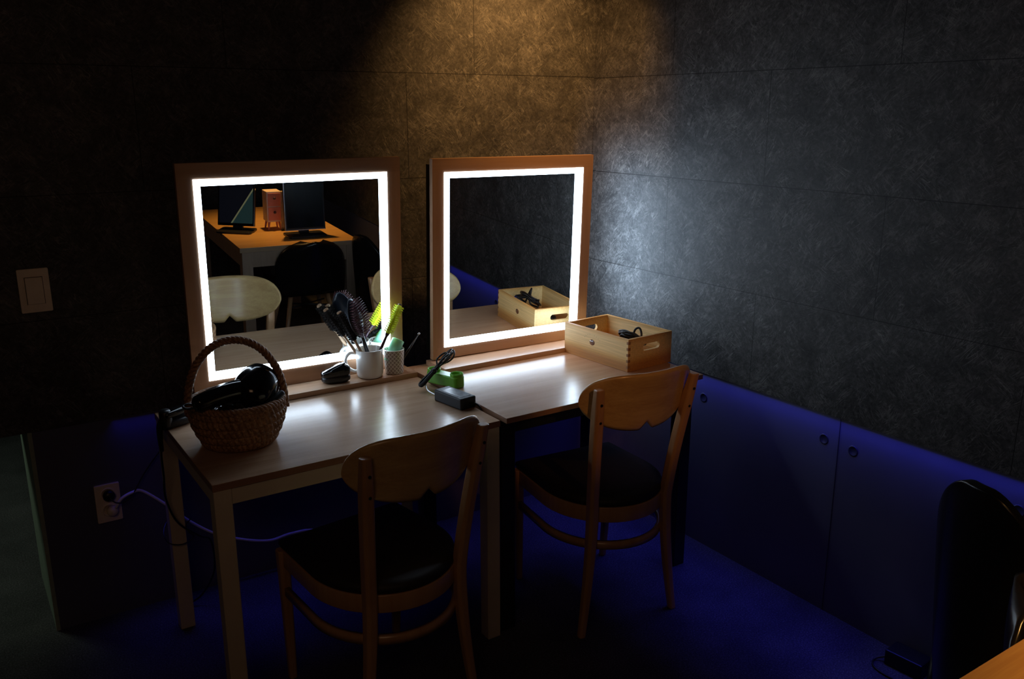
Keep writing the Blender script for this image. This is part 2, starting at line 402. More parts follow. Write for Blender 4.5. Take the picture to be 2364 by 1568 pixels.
# ------------------------------------------------------------------ lit mirrors
def lit_mirror(x, y, yaw, tilt, w, h, ins, bot, top, z0, label, cm, roll=0.):
    t = thing('lighted_mirror', (x, y, z0), label, 'mirror', rot=(-tilt, roll, yaw))
    # local: x along, z up, -y towards the room
    D = .022
    bm = bmesh.new()
    for lo, hi in (((0,0,0),(w,D,bot)), ((0,0,h-top),(w,D,h))): B(bm, lo, hi, 0)
    for lo, hi in (((0,0,bot),(ins,D,h-top)), ((w-ins,0,bot),(w,D,h-top))): B(bm, lo, hi, 1)
    obj('frame', bm, [M['frame'], M['framev']], t)
    obj('mirror_glass', box((ins-.002, .012, bot-.002), (w-ins+.002, .016, h-top+.002)), M['mirror'], t)
    obj('backing_board', box((.004, D+.001, .02), (w-.004, D+cm, h-.022)), M['black_leg'], t)
    s = .0205; a = -.0012; b = .0105
    for lo, hi in (((ins,a,bot),(w-ins,b,bot+s)), ((ins,a,h-top-s),(w-ins,b,h-top)), ((ins,a,bot+s),(ins+s,b,h-top-s)), ((w-ins-s,a,bot+s),(w-ins,b,h-top-s))):
        obj('light_strip', box(lo, hi), M['led'], t)
    return t
lit_mirror(-1.7261, -.1734, -.0263, -.040, .7241, .7418, .0479, .0575, .0484, .758, 'square wood-framed mirror with glowing white border, left one reflecting the desk', .03)
lit_mirror(-.9009, -.2326, -.030, -.0323, .6825, .7168, .0452, .0422, .0463, .774, 'square wood-framed mirror with glowing white border, right one by the corner', .035, .006)
tag(obj('mirror_ledge', box((-1.735, -.286, .7402), (-.9925, -.135, .758)), [M['table']], None, bevel=.001), 'wooden ledge under the left lit mirror, holding the mug', 'ledge')
tag(obj('mirror_ledge', box((-.915, -.347, .7522), (-.19, -.205, .770)), [M['table']], None, bevel=.001), 'wooden ledge under the right lit mirror, half behind the wooden box', 'ledge')

# ------------------------------------------------------------------ wooden chairs
def ypost(z):
    return -.070*max(0, (z-.416)/.436)**1.3 if z > .416 else 0.0
def ring_pts(grow=0., n=28, yfront=.375):
    out = [(-.195-grow, yfront)]
    for k in range(n+1):
        a = PI + PI*k/n
        out.append(((.205+grow)*math.cos(a), .17 + (.228+grow)*math.sin(a)))
    out.append((.195+grow, yfront)); return out
def band(z0, z1, g0, g1, yfront=.375):
    bm = bmesh.new(); P0 = ring_pts(g0, yfront=yfront); P1 = ring_pts(g1, yfront=yfront); n = len(P0)
    V = [[bm.verts.new((a, b, z)) for a, b in P] for P, z in ((P0,z0),(P1,z0),(P1,z1),(P0,z1))]
    for j in range(4):
        A, C = V[j], V[(j+1)%4]
        for i in range(n-1): bm.faces.new((A[i], A[i+1], C[i+1], C[i]))
    for i in (0, n-1): bm.faces.new([V[j][i] for j in range(4)])
    return bm
def wooden_chair(loc, rz, label):
    t = thing('wooden_chair', (loc[0], loc[1], 0), label, 'chair', rz, 'beech chairs with a curved back panel')
    
    for s in (-1, 1):
        path = []
        for i in range(25):
            z = .856*i/24
            if z < .416: q = 1-z/.416; x = .1435 + .040*q**1.6; y = -.004 - .012*q**1.6
            else: q = (z-.416)/.436; x = .1435 + .034*q**1.2; y = ypost(z) - .004
            path.append((s*x, y - .014, z))
        bm = sweep_rect(bmesh.new(), path, lambda u: .024 + .010*min(1, u/.4) if u < .9 else .034 - (u-.9)*.06, lambda u: .026 + .012*min(1, u/.45) if u < .9 else .038-(u-.9)*.10)
        p = obj('back_post', bm, M['chair'], t, bevel=.003)
        for zz in (.748, .808):
            xx = s*(.1435 + .034*((zz-.416)/.436)**1.2)
            bm = lathe([(.0001,0),(.0042,0),(.0042,.002),(.0001,.002)], 16, Matrix.Translation((xx, ypost(zz)-.0365, zz)) @ Matrix.Rotation(PI/2, 4, 'X'), cap=False)
            obj('screw', bm, M['cord'], p)
        bm = sweep_rect(bmesh.new(), [(s*(.195-.012*(1-i/8)), .372+.018*(1-i/8), .436*i/8) for i in range(9)], lambda u: .024+.012*u, lambda u: .024+.012*u)
        obj('front_leg', bm, M['chair'], t, bevel=.003)
    obj('seat_rail', band(.386, .437, -.010, .006), M['chair'], t, True, bevel=.002).modifiers[0].limit_method = 'ANGLE'
    bm = bmesh.new(); B(bm, (-.18, .360, .386), (.18, .378, .437)); obj('front_rail', bm, M['chair'], t, bevel=.002)
    obj('stretcher', band(.292, .318, -.008, .006), M['chair'], t, True)
    # cushion
    bm = bmesh.new(); P = ring_pts(.0, 32, .385); P = [(a, b) for a, b in P]
    lv = [(1.0, .4372), (1.02, .447), (1.01, .458), (.94, .467), (.7, .472), (.3, .474)]
    rings = []
    for sc, z in lv: rings.append([bm.verts.new((a*sc, .17 + (b-.17)*sc, z)) for a, b in P])
    n = len(P)
    for A, C in zip(rings, rings[1:]):
        for i in range(n): bm.faces.new((A[i], A[(i+1)%n], C[(i+1)%n], C[i]))
    bm.faces.new(rings[0]); bm.faces.new(rings[-1])
    obj('seat_cushion', bm, M['vinyl'], t, True)
    # curved back panel
    a = .207; nu, nv = 120, 16; k = 1.9; off = .0165
    def top(u): return .806 + .088*max(0, 1-abs(u/a)**4.2)**.45
    def bot(u):
        z = .806 - .106*max(0, 1-abs(u/a)**2.4)**.55
        q = abs(u)
        if q < .024: z += .026*(1-(q/.024)**1.1)
        return z
    bm = bmesh.new(); F = []; Bk = []
    for i in range(nu+1):
        u = -a*math.cos(PI*i/nu) if False else a*math.sin(PI*(i/nu-.5))
        zt, zb = top(u), bot(u); f = []; g = []
        for j in range(nv+1):
            z = zb + (zt-zb)*j/nv
            y = ypost(z) + off + k*(u*u - .178**2)
            e = min(1., min(j, nv-j)/1.2 + .35)
            sl = 2*k*u; nn = Vector((-sl, 1, 0)).normalized()
            base = Vector((u, y, z)); f.append(bm.verts.new(base + nn*.006*e)); g.append(bm.verts.new(base - nn*.006*e))
        F.append(f); Bk.append(g)
    for i in range(nu):
        for j in range(nv):
            bm.faces.new((F[i][j], F[i+1][j], F[i+1][j+1], F[i][j+1])); bm.faces.new((Bk[i][j], Bk[i][j+1], Bk[i+1][j+1], Bk[i+1][j]))
        bm.faces.new((F[i][0], Bk[i][0], Bk[i+1][0], F[i+1][0])); bm.faces.new((F[i][nv], F[i+1][nv], Bk[i+1][nv], Bk[i][nv]))
    for i in (0, nu):
        for j in range(nv): bm.faces.new((F[i][j], F[i][j+1], Bk[i][j+1], Bk[i][j]))
    bmesh.ops.remove_doubles(bm, verts=bm.verts, dist=.0002)
    obj('back_panel', bm, M['chair_panel'], t, True)
    return t
wooden_chair((-1.402, -1.023), .118, 'beech chair with curved back and dark seat, at the left table')
wooden_chair((-.594, -.959), -.089, 'beech chair with curved back and dark seat, at the right corner table')

# ------------------------------------------------------------------ black shell chairs
def shell_chair(loc, rz, ztop, label, w=.21):
    t = thing('shell_chair', (loc[0], loc[1], 0), label, 'chair', rz)
    bm = bmesh.new(); nu, nv = 24, 28; rows = []
    # profile: j from front of seat to top of back (local +y = front)
    for j in range(nv+1):
        s = j/nv
        if s < .5: q = s/.5; y = .40 - .36*q; z = .445 - .02*math.sin(PI*q*.6); hw = w*(.92+.1*math.sin(PI*q*.5))
        else:
            q = (s-.5)/.5; y = .04 - .075*q**.7*1.0 - .03*q; z = .428 + (ztop-.428)*q
            hw = w*1.02*(1-max(0, (q-.4)/.6)**3*.90)**.5
        row = []
        for i in range(nu+1):
            u = -1+2*i/nu
            cur = .055*u*u
            x = hw*u
            if s < .5: v = Vector((x, y, z + cur*.7))
            else: v = Vector((x, y + cur*min(1, .4+q)*1.3, z))
            row.append(bm.verts.new(v))
        rows.append(row)
    for A, C in zip(rows, rows[1:]):
        for i in range(nu): bm.faces.new((A[i], A[i+1], C[i+1], C[i]))
    o = obj('shell', bm, M['shell'], t, True)
    sm = o.modifiers.new('Solidify', 'SOLIDIFY'); sm.thickness = .014
    for sx in (-1, 1):
        for (yy, y2) in ((.28, .36), (.09, .02)):
            bm = tube(bmesh.new(), [(sx*.11, yy, .425), (sx*.19, y2, 0)], [.014, .010], 14)
            obj('leg', bm, M['chair'], t, True)
    bm = bmesh.new(); tube(bm, [(-.14, .24, .34), (.14, .10, .34)], .005, 8); tube(bm, [(.14, .24, .34), (-.14, .10, .34)], .005, 8)
    obj('brace', bm, M['cord'], t, True)
    return t
shell_chair((-.655, -2.25), PI, .765, 'black shell chair tucked at the desk, reflected in the left mirror', .205)
t = thing('tub_chair', (-.262, -2.045, 0), 'tall black rounded tub chair standing by the blue wall at right edge', 'chair', math.atan2(.25, -.97))
# local +x points to the back (highest part of the wall)
bm = bmesh.new(); rows = []
for i in range(61):
    a = math.radians(-118 + 236*i/60); q = abs(a)/math.radians(118)
    zt = .832 - .40*min(1, (max(0, abs(a)-.12)/1.35))**1.7
    rr = .190; row = []
    for j in range(25):
        v = j/24; z = .14 + (zt-.14)*v; ins = .030*(1-v)**1.5 - .012*v*v
        row.append(bm.verts.new(((rr-ins)*math.cos(a), (rr-ins)*math.sin(a), z)))
    rows.append(row)
for A, C in zip(rows, rows[1:]):
    for j in range(24): bm.faces.new((A[j], A[j+1], C[j+1], C[j]))
o = obj('shell', bm, M['shell'], t, True); sm = o.modifiers.new('Solidify', 'SOLIDIFY'); sm.thickness = .03; sm.offset = -1 if False else 0
bv = o.modifiers.new('Bevel', 'BEVEL'); bv.width = .012; bv.segments = 4; bv.limit_method = 'ANGLE'; bv.angle_limit = .9
obj('seat_cushion', lathe([(.0001,.30),(.153,.30),(.158,.33),(.156,.40),(.142,.425),(.0001,.435)], 48, cap=False), M['vinyl'], t, True)
for sx in (-1, 1):
    for sy in (-1, 1): obj('leg', tube(bmesh.new(), [(sx*.12, sy*.12, .31), (sx*.135, sy*.135, 0)], [.018,.012], 12), M['black_leg'], t, True)

# ------------------------------------------------------------------ wooden crate with cords
BX, BY, BR = -.3675, -.6848, .0665
t = thing('wooden_box', (BX, BY, .7525), 'open pine wine box with cut-out handles on the corner table', 'box', BR)
LY, WX, HH, TH = .3416, .2216, .118, .011
obj('side_board', box((0, 0, 0), (TH, LY, HH)), M['box'], t, bevel=.0008, label='front board with a dark knot and faint print')
obj('side_board', box((WX-TH, 0, 0), (WX, LY, HH)), M['box'], t, bevel=.0008)
def end_board(y0, y1):
    bm = bmesh.new()
    x0, x1 = TH, WX-TH; cx = WX/2 + .005; hw, hh, cz = .043, .0125, .078
    out = [(x0, 0), (x1, 0), (x1, HH), (x0, HH)]
    inn = []
    for k in range(24):
        a = 2*PI*k/24 + PI/4 + PI; c = math.cos(a); s = math.sin(a)
        inn.append((cx + (hw-hh)*(1 if c > 0 else -1) + hh*c, cz + hh*s))
    for y in (y0, y1):
        vo = [bm.verts.new((a, y, b)) for a, b in out]; vi = [bm.verts.new((a, y, b)) for a, b in inn]
        for q in range(4):
            seg = [vi[(q*6+i) % 24] for i in range(7)]
            bm.faces.new([vo[q], vo[(q+1) % 4]] + seg[::-1])
        if y == y0: V0 = (vo, vi)
        else: V1 = (vo, vi)
    for A, C in zip(V0, V1):
        n = len(A)
        for i in range(n): bm.faces.new((A[i], A[(i+1)%n], C[(i+1)%n], C[i]))
    return bm
M['box_end'] = M['box'].copy()
obj('end_board', end_board(0, TH), M['box'], t); obj('end_board', end_board(LY-TH, LY), M['box'], t)
obj('bottom_board', box((TH, TH, 0), (WX-TH, LY-TH, .008)), M['box'], t)
bm = bmesh.new()
for i in range(5): B(bm, (.0005, -.0006, .012+i*.022), (TH, .0002, .022+i*.022))
for i in range(5): B(bm, (-.0006, 0, .012+i*.022), (.0002, TH*.7, .022+i*.022))
obj('finger_joints', bm, plain('joint_end_grain', (.30,.14,.06), .6), t)
bm = lathe([(.0001,.0025),(.006,.002),(.010,.0008),(.011,0)], 24, Matrix.Translation((-.0002, .187, .070)) @ Matrix.Rotation(-PI/2, 4, 'Y') @ Matrix.Diagonal((1.0, 1.25, 1, 1)), cap=False)
obj('wood_knot', bm, M['knot'], t, True)
# faint, unreadable stamped print: an arch of strokes above the knot, three short lines below
bm = bmesh.new(); rnd = random.Random(3)
def stroke(y, z, l, w, ang):
    c, s = math.cos(ang), math.sin(ang)
    P = [(-.00015, y + c*a - s*b, z + s*a + c*b) for a, b in ((-l,-w),(l,-w),(l,w),(-l,w))]
    bm.faces.new([bm.verts.new(p) for p in P])
for k in range(9):
    a = PI*(.16 + .68*k/8); y = .187 + .046*math.cos(a); z = .069 + .030*math.sin(a)
    if k in (4,): continue
    stroke(y, z, .0022, .0003, a+PI/2*rnd.choice((0,1))); stroke(y+.0016, z, .0028, .0003, a); 
obj('stamped_arch', bm, M['ink'], t)
bm = bmesh.new()
for row in range(3):
    z = .036 - row*.008; n = (20, 22, 7)[row]
    for k in range(n):
        y = .187 + (k-(n-1)/2)*.0042 + rnd.uniform(-.0006, .0006)
        if rnd.random() < .16: continue
        stroke(y, z, .0011, .00028, rnd.choice((0, PI/2, 1.1, 2.))); stroke(y+.001, z+rnd.uniform(-.001,.001), .0012, .00028, PI/2)
obj('stamped_lines', bm, M['ink'], t)
def crate_pt(x, y, z):
    c, s = math.cos(BR), math.sin(BR); return (BX + x*c - y*s, BY + x*s + y*c, .7525 + z)
def coil(cx, cy, cz, rx, ry, turns, r, jit, seed, lift=0.):
    rn = random.Random(seed); P = []
    n = int(turns*10)
    for k in range(n):
        a = 2*PI*k/10
        P.append(crate_pt(cx + rx*math.cos(a)*(1+rn.uniform(-jit,jit)), cy + ry*math.sin(a)*(1+rn.uniform(-jit,jit)), cz + .004*k/10 + lift*math.sin(a*.5)**2 + rn.uniform(0,.006)))
    return tube(bmesh.new(), smooth_pts(P, 5), r, 8)
tag(obj('coiled_cord', coil(.11, .09, .056, .035, .05, 5.3, .0035, .25, 2, .045), M['cord'], None, True), 'black cord looping above the rim at the near end of the wooden box', 'cord', 'black cords in the wooden box')
tag(obj('coiled_cord', coil(.10, .22, .020, .055, .06, 6.4, .0035, .2, 5, .03), M['cord'], None, True), 'tangled black cord deeper in the far half of the wooden box', 'cord', 'black cords in the wooden box')
bm = tube(bmesh.new(), smooth_pts([crate_pt(.10,.06,.06), crate_pt(.12,.055,.10), crate_pt(.125,.07,.128), crate_pt(.115,.085,.118), crate_pt(.11,.09,.07), crate_pt(.13,.13,.06)], 8), .004, 10)
tag(obj('cord_loop', bm, M['cord'], None, True), 'single black cable loop standing above the near rim of the wooden box', 'cord', 'black cords in the wooden box')
bm = bmesh.new(); B(bm, (-.02,-.012,-.008), (.02,.012,.008))
tag(obj('cord_plug', bm, M['black_s'], None, bevel=.004, loc=crate_pt(.075,.07,.079), rot=(.2,.35,1.1)), 'black plug end lying on the cords in the wooden box', 'plug')

# ------------------------------------------------------------------ wicker basket
KX, KY, KZ = -1.700, -.560, .7405
t = thing('wicker_basket', (KX, KY, KZ), 'round brown woven basket with arched handle on the left table', 'basket', -.26)
H, R0, R1 = .125, .090, .128
def Rb(q): return R0 + (R1-R0)*math.sin(min(1, q*1.12)*PI/2)**.9 - .006*max(0, q-.8)/.2
bm = bmesh.new(); nt_, nz = 384, 80; rings = []
rows_n = 5
for j in range(nz+1):
    q = j/nz; ring = []
    for i in range(nt_):
        a = 2*PI*i/nt_; row = q*rows_n; par = (int(row) % 2)*PI
        d = .0075*abs(math.sin(PI*row))**.45*abs(math.cos(24*a + par*.5 + 1.5*(row % 1)))**.8 + .0010*math.sin(a*131 + row*9)
        r = Rb(q) + d; ring.append(bm.verts.new((r*math.cos(a), r*math.sin(a), q*H)))
    rings.append(ring)
for A, C in zip(rings, rings[1:]):
    for i in range(nt_): bm.faces.new((A[i], A[(i+1)%nt_], C[(i+1)%nt_], C[i]))
inner = [[bm.verts.new(((Rb(q)-.010)*math.cos(2*PI*i/nt_), (Rb(q)-.010)*math.sin(2*PI*i/nt_), max(.008, q*H))) for i in range(nt_)] for q in (1, .6, .3, .05)]
ch = [rings[-1]] + inner
for A, C in zip(ch, ch[1:]):
    for i in range(nt_): bm.faces.new((A[i], A[(i+1)%nt_], C[(i+1)%nt_], C[i]))
bm.faces.new(inner[-1]); bm.faces.new(rings[0])
obj('basket_body', bm, M['wicker'], t, True)
def rope(bm, path, R, r, strands, twist, closed=False, seg=7):
    fr = frames(path); n = len(fr)
    for s in range(strands):
        P = [p + (a*math.cos(2*PI*s/strands + twist*i/n*2*PI) + b*math.sin(2*PI*s/strands + twist*i/n*2*PI))*R for i, (p, tt, a, b) in enumerate(fr)]
        tube(bm, P, r, seg, closed=closed)
bm = bmesh.new(); path = [((R1-.004)*math.cos(2*PI*i/300), (R1-.004)*math.sin(2*PI*i/300), H+.001) for i in range(300)]
rope(bm, path, .0052, .0058, 3, 22, True)
obj('rim_braid', bm, M['wicker'], t, True)
bm = bmesh.new(); path = []
for i in range(141):
    a = PI*i/140; path.append((-(R1+.002)*math.cos(a)*(1+.04*math.sin(a)), 0, H - .035 + (.208)*math.sin(a)**.92))
rope(bm, path, .0060, .0062, 3, 13)
obj('handle', bm, M['wicker'], t, True)

def bk(x, y, z): # basket-local to world
    c, s = math.cos(-.26), math.sin(-.26); return Vector((KX + x*c - y*s, KY + x*s + y*c, KZ + z))
# ------------------------------------------------------------------ hair dryer in the basket
t = thing('hair_dryer', (-1.655, -.59, .885), 'glossy black hair dryer lying in the basket, handle pointing left', 'hair dryer')
ax = Vector((.62, .55, .50)).normalized(); Mx = rot_to(ax)
prof = [(r_*1.14, z_*1.1) for r_, z_ in [(.0001,-.062),(.026,-.060),(.043,-.050),(.051,-.030),(.053,0),(.050,.028),(.040,.050),(.026,.060),(.0001,.062)]]
obj('barrel', lathe(prof, 48, Matrix.Translation((0,0,.012)) @ Mx, cap=False), M['black'], t, True)
obj('air_intake', lathe([(.036,.047),(.041,.052),(.037,.060),(.030,.056),(.0001,.054)], 40, Matrix.Translation((0,0,.012)) @ Mx @ Matrix.Rotation(PI, 4, 'X'), cap=False), M['black_s'], t, True)
hp = smooth_pts([(-.015,-.005,.012), (-.060,-.018,.020), (-.105,-.030,.020), (-.150,-.040,.014), (-.178,-.046,.008)], 8)
obj('handle', tube(bmesh.new(), hp, lambda u: .034 - .012*u if u < .9 else .023 - (u-.9)*.09, 24), M['black'], t, True)
obj('hanging_loop', tube(bmesh.new(), smooth_pts([(-.175,-.045,.008),(-.192,-.034,.012),(-.205,-.040,.010),(-.200,-.052,.006),(-.178,-.050,.004)], 6), .0035, 10), M['black_s'], t, True)
# round nozzle lying in front
tt = thing('dryer_nozzle', tuple(bk(-.045,-.075,.105)), 'black ribbed nozzle under the hair dryer at the basket front', 'nozzle')
bm = lathe([(.020,-.022),(.024,-.02),(.024,-.012),(.027,-.010),(.027,-.004),(.024,-.002),(.024,.004),(.027,.006),(.027,.012),(.022,.020),(.019,.022),(.017,.0),(.018,-.02)], 36, rot_to((.75,-.55,.35)), cap=False)
obj('nozzle_body', bm, M['black'], tt, True)
# cord bundles inside the basket
rn = random.Random(11)
P = []
for k in range(62):
    a = 2*PI*k/9.3; r = .062 + .035*rn.random(); P.append(bk(r*math.cos(a), r*math.sin(a), .055 + .055*k/62 + rn.uniform(-.006,.008)))
tag(obj('coiled_cord', tube(bmesh.new(), smooth_pts(P, 5), .0048, 8), M['cord'], None, True), 'black cord coiled inside the woven basket under the dryer', 'cord')
t = thing('hair_straightener', tuple(bk(.07,-.085,.115)), 'black appliance handle poking over the right rim of the basket', 'styling tool')
obj('handle', tube(bmesh.new(), smooth_pts([(-.055,-.012,-.03),(-.02,-.004,-.004),(.03,.012,.018),(.062,.030,.030)], 6), lambda u: .013-.004*u, 18), M['black_s'], t, True)

# thing at the left table corner with hanging plug
t = thing('styling_iron', (-1.812, -.325, .7405), 'black glossy appliance with hanging cord at the left table corner', 'styling tool')
def blade(z, yaw, ln, wd, hh):
    bm = bmesh.new(); prof = rrect(wd, hh, hh*.48, 6); n = 10; rings = []
    for i in range(n+1):
        u = i/n; s = math.sin(PI*min(1, max(.08, u*.92+.08)))**.35
        rings.append([bm.verts.new(Matrix.Rotation(yaw, 4, 'Z') @ Vector(((u-.5)*ln, a*s, z + b*s))) for a, b in prof])
    m = len(prof)
    for A, C in zip(rings, rings[1:]):
        for k in range(m): bm.faces.new((A[k], A[(k+1)%m], C[(k+1)%m], C[k]))
    bm.faces.new(rings[0]); bm.faces.new(rings[-1]); return bm
obj('lower_arm', blade(.014, .35, .115, .045, .026), M['black_s'], t, True)
obj('upper_arm', blade(.045, .55, .110, .038, .024), M['black'], t, True)
obj('hinge', lathe([(.0001,0),(.016,0),(.018,.012),(.018,.05),(.012,.058),(.0001,.058)], 24, Matrix.Translation((-.040,-.016,.002)), cap=False), M['black_s'], t, True)
obj('strain_relief', tube(bmesh.new(), smooth_pts([(-.045,-.02,.030),(-.058,-.015,.012),(-.060,-.01,-.03),(-.058,-.005,-.07)], 6), lambda u: .012-.006*u, 14), M['black_s'], t, True)
bm = tube(bmesh.new(), smooth_pts([(-.058,-.005,-.06),(-.060,.0,-.09),(-.056,.02,-.16),(-.050,.06,-.25),(-.020,.075,-.345),(.045,.10,-.42),(.09,.14,-.47),(.10,.18,-.60),(.06,.22,-.70),(.0,.24,-.735)], 8), .0032, 8)
obj('cord', bm, M['cord'], t, True)
# thin black wire looped round the cream back leg
bm = tube(bmesh.new(), smooth_pts([(-1.790,-.245,.395),(-1.806,-.236,.372),(-1.798,-.238,.345),(-1.785,-.236,.330),(-1.80,-.236,.315),(-1.83,-.238,.312),(-1.862,-.232,.325),(-1.868,-.20,.345),(-1.85,-.16,.36),(-1.82,-.155,.38),(-1.79,-.17,.395)], 8), .0018, 8)
tag(obj('wire_loop', bm, M['cord'], None, True), 'thin black wire looped round the cream rear table leg', 'wire')

# ------------------------------------------------------------------ things on the left ledge
LZ = .7585
# compact brush
t = thing('compact_brush', (-1.278, -.240, LZ), 'black glossy compact hairbrush on the ledge left of the mug', 'brush', -.25)
def pebble(lx, ly, z0, z1, e=.8, n=28, m=12, waist=0.):
    bm = bmesh.new(); rings = []
    for j in range(m+1):
        q = j/m; s = (1-(abs(2*q-1))**3.2)**.5*.9 + .1 if 0 < q < 1 else .62
        ring = []
        for i in range(n):
            a = 2*PI*i/n; c, d = math.cos(a), math.sin(a)
            rx = lx*s*(1 - waist*math.cos(a)**2*0) ; ry = ly*s*(1 - waist*(math.exp(-(c*1.6)**2)))
            dz = .010*math.sin(PI*c*.5)*q*e
            ring.append(bm.verts.new((rx*math.copysign(abs(c)**.8, c), ry*math.copysign(abs(d)**.8, d), z0 + (z1-z0)*q + dz)))
        rings.append(ring)
    for A, C in zip(rings, rings[1:]):
        for i in range(n): bm.faces.new((A[i], A[(i+1)%n], C[(i+1)%n], C[i]))
    bm.faces.new(rings[0]); bm.faces.new(rings[-1]); return bm
obj('shell', pebble(.050, .031, .016, .056, 1., waist=.18), M['black'], t, True)
obj('base', pebble(.049, .031, 0, .030, .2, waist=.15), M['black_s'], t, True)
# mug
MX, MY = -1.152, -.240
t = thing('mug', (MX, MY, LZ), 'plain white mug holding the hairbrushes on the left ledge', 'mug', PI-.585+.1); t.scale = (1.1, 1.1, 1.06)
obj('mug_body', lathe([(.0001,0),(.034,0),(.039,.003),(.0415,.012),(.0425,.092),(.0415,.094),(.0398,.092),(.0385,.012),(.0001,.008)], 64, cap=False), M['ceramic'], t, True)
obj('handle', tube(bmesh.new(), smooth_pts([(.040,0,.078),(.058,0,.080),(.072,0,.066),(.074,0,.046),(.064,0,.028),(.048,0,.019),(.040,0,.020)], 7), .0052, 14), M['ceramic'], t, True)
# cup
CX, CY = -1.062, -.245
t = thing('tumbler', (CX, CY, LZ), 'white and taupe lattice-patterned cup right of the mug', 'cup')
obj('cup_body', lathe([(.0001,0),(.030,0),(.032,.002),(.0365,.082),(.0360,.084),(.0345,.082),(.030,.006),(.0001,.005)], 64, cap=False), M['lattice'], t, True)
obj('rim', lathe([(.0340,.0825),(.0368,.0825),(.0368,.0865),(.0340,.0865),(.0340,.0825)], 64, cap=False), M['ceramic'], t, True)

def rod_frame(p0, p1):
    p0, p1 = Vector(p0), Vector(p1); d = p1-p0
    return Matrix.Translation(p0) @ rot_to(d), d.length
def brush_base(name, p0, p1, label, cat='hairbrush', group=None):
    """empty at the handle end, local +z along the brush"""
    p0, p1 = Vector(p0), Vector(p1); d = p1-p0
    o = bpy.data.objects.new(name, None); COL.objects.link(o); o.location = p0
    o.rotation_euler = d.to_track_quat('Z', 'Y').to_euler(); tag(o, label, cat, group); return o, d.length
def round_brush(p0, p1, label, hr, hl, core, brm, handm, tipm, rowsn=10, per=16, gap=False):
    t, ln = brush_base('round_brush', p0, p1, label, 'hairbrush', 'brushes standing in the mug')
    h0 = ln - hl
    obj('handle', lathe([(.0001,0),(.005,0),(.0065,.03),(.0060,h0*.5),(.0045,h0-.012),(.007,h0-.004),(.0075,h0),(.0001,h0+.001)], 24, cap=False), handm, t, True)
    obj('head_core', lathe([(.0001,h0),(core,h0),(core,ln-.004),(core*.6,ln),(.0001,ln)], 28, cap=False), brm, t, True)
    bm = bmesh.new()
    for i in range(per):
        a = 2*PI*i/per + .1
        for j in range(rowsn):
            z = h0 + .006 + (hl-.012)*j/(rowsn-1)
            for da in (-.05, .05):
                c, s = math.cos(a+da), math.sin(a+da)
                tube(bm, [(core*c, core*s, z), (hr*c, hr*s, z + .002*math.sin(i*7+j*3))], [.0009, .0007], 4)
    obj('bristles', bm, brm if tipm is None else tipm, t)
    obj('end_cap', lathe([(.0001,ln-.001),(core*.9,ln-.001),(core*.8,ln+.003),(.0001,ln+.005)], 24, cap=False), handm, t, True)
round_brush((-1.148,-.252,LZ+.014), (-1.252,-.236,.996), 'round brown-handled brush with dark bristles leaning left, nearer one in the mug', .0165, .108, .0105, M['bristle'], M['brown_h'], M['bristle'], 20, 14)
round_brush((-1.150,-.228,LZ+.014), (-1.290,-.214,1.006), 'round brown-handled brush with dark bristles leaning left, behind the nearer one', .0165, .108, .0105, M['bristle'], M['brown_h'], M['bristle'], 20, 14)
round_brush((-1.162,-.262,LZ+.014), (-1.030,-.240,.996), 'yellow-green round brush with plum handle leaning right in the mug', .0190, .108, .008, M['lime_b'], M['plum'], M['lime_b'], 26, 9)
# oval paddle brush
t, ln = brush_base('paddle_brush', (-1.140,-.242,LZ+.014), (-1.212,-.240,1.040), 'black oval paddle brush with maroon pins leaning in the mug', 'hairbrush', 'brushes standing in the mug')
Zx = (Vector((-1.212,-.240,1.040))-Vector((-1.140,-.242,LZ+.014))).normalized(); nn = Vector((.60,-.80,0)); nn = (nn - Zx*nn.dot(Zx)).normalized()
t.rotation_euler = Matrix((nn.cross(Zx)*-1, -nn, Zx)).transposed().to_euler()
hl = .140; h0 = ln-hl; hwid = .040
obj('handle', lathe([(.0001,0),(.0065,.0),(.0085,.03),(.0075,h0*.6),(.0065,h0+.005),(.010,h0+.022),(.0001,h0+.03)], 24, cap=False), M['black_s'], t, True)
bm = bmesh.new(); rings = []
for j in range(21):
    q = j/20; z = h0 + hl*q; wv = hwid*max(.02, math.sin(PI*min(1, q*.93+.05)))**.62; ring = []
    for i in range(20):
        a = 2*PI*i/20; ring.append(bm.verts.new((wv*math.cos(a), .0085*math.sin(a)*(wv/hwid)**.5 + .004, z)))
    rings.append(ring)
for A, C in zip(rings, rings[1:]):
    for i in range(20): bm.faces.new((A[i], A[(i+1)%20], C[(i+1)%20], C[i]))
bm.faces.new(rings[0]); bm.faces.new(rings[-1])
obj('head', bm, M['navyplastic'], t, True)
bm = bmesh.new()
for j in range(15):
    q = .10 + .82*j/14; z = h0 + hl*q; wv = hwid*math.sin(PI*min(1, q*.93+.05))**.62*.86
    nn = max(1, int(wv*2/.0062))
    for i in range(nn+1):
        x = -wv + 2*wv*i/nn
        sp = x*.28; tube(bm, [(x, -.002, z), (x+sp, -.0225, z + (q-.5)*.014)], [.0008, .0013], 5)
obj('pins', bm, M['pin_tip'], t)
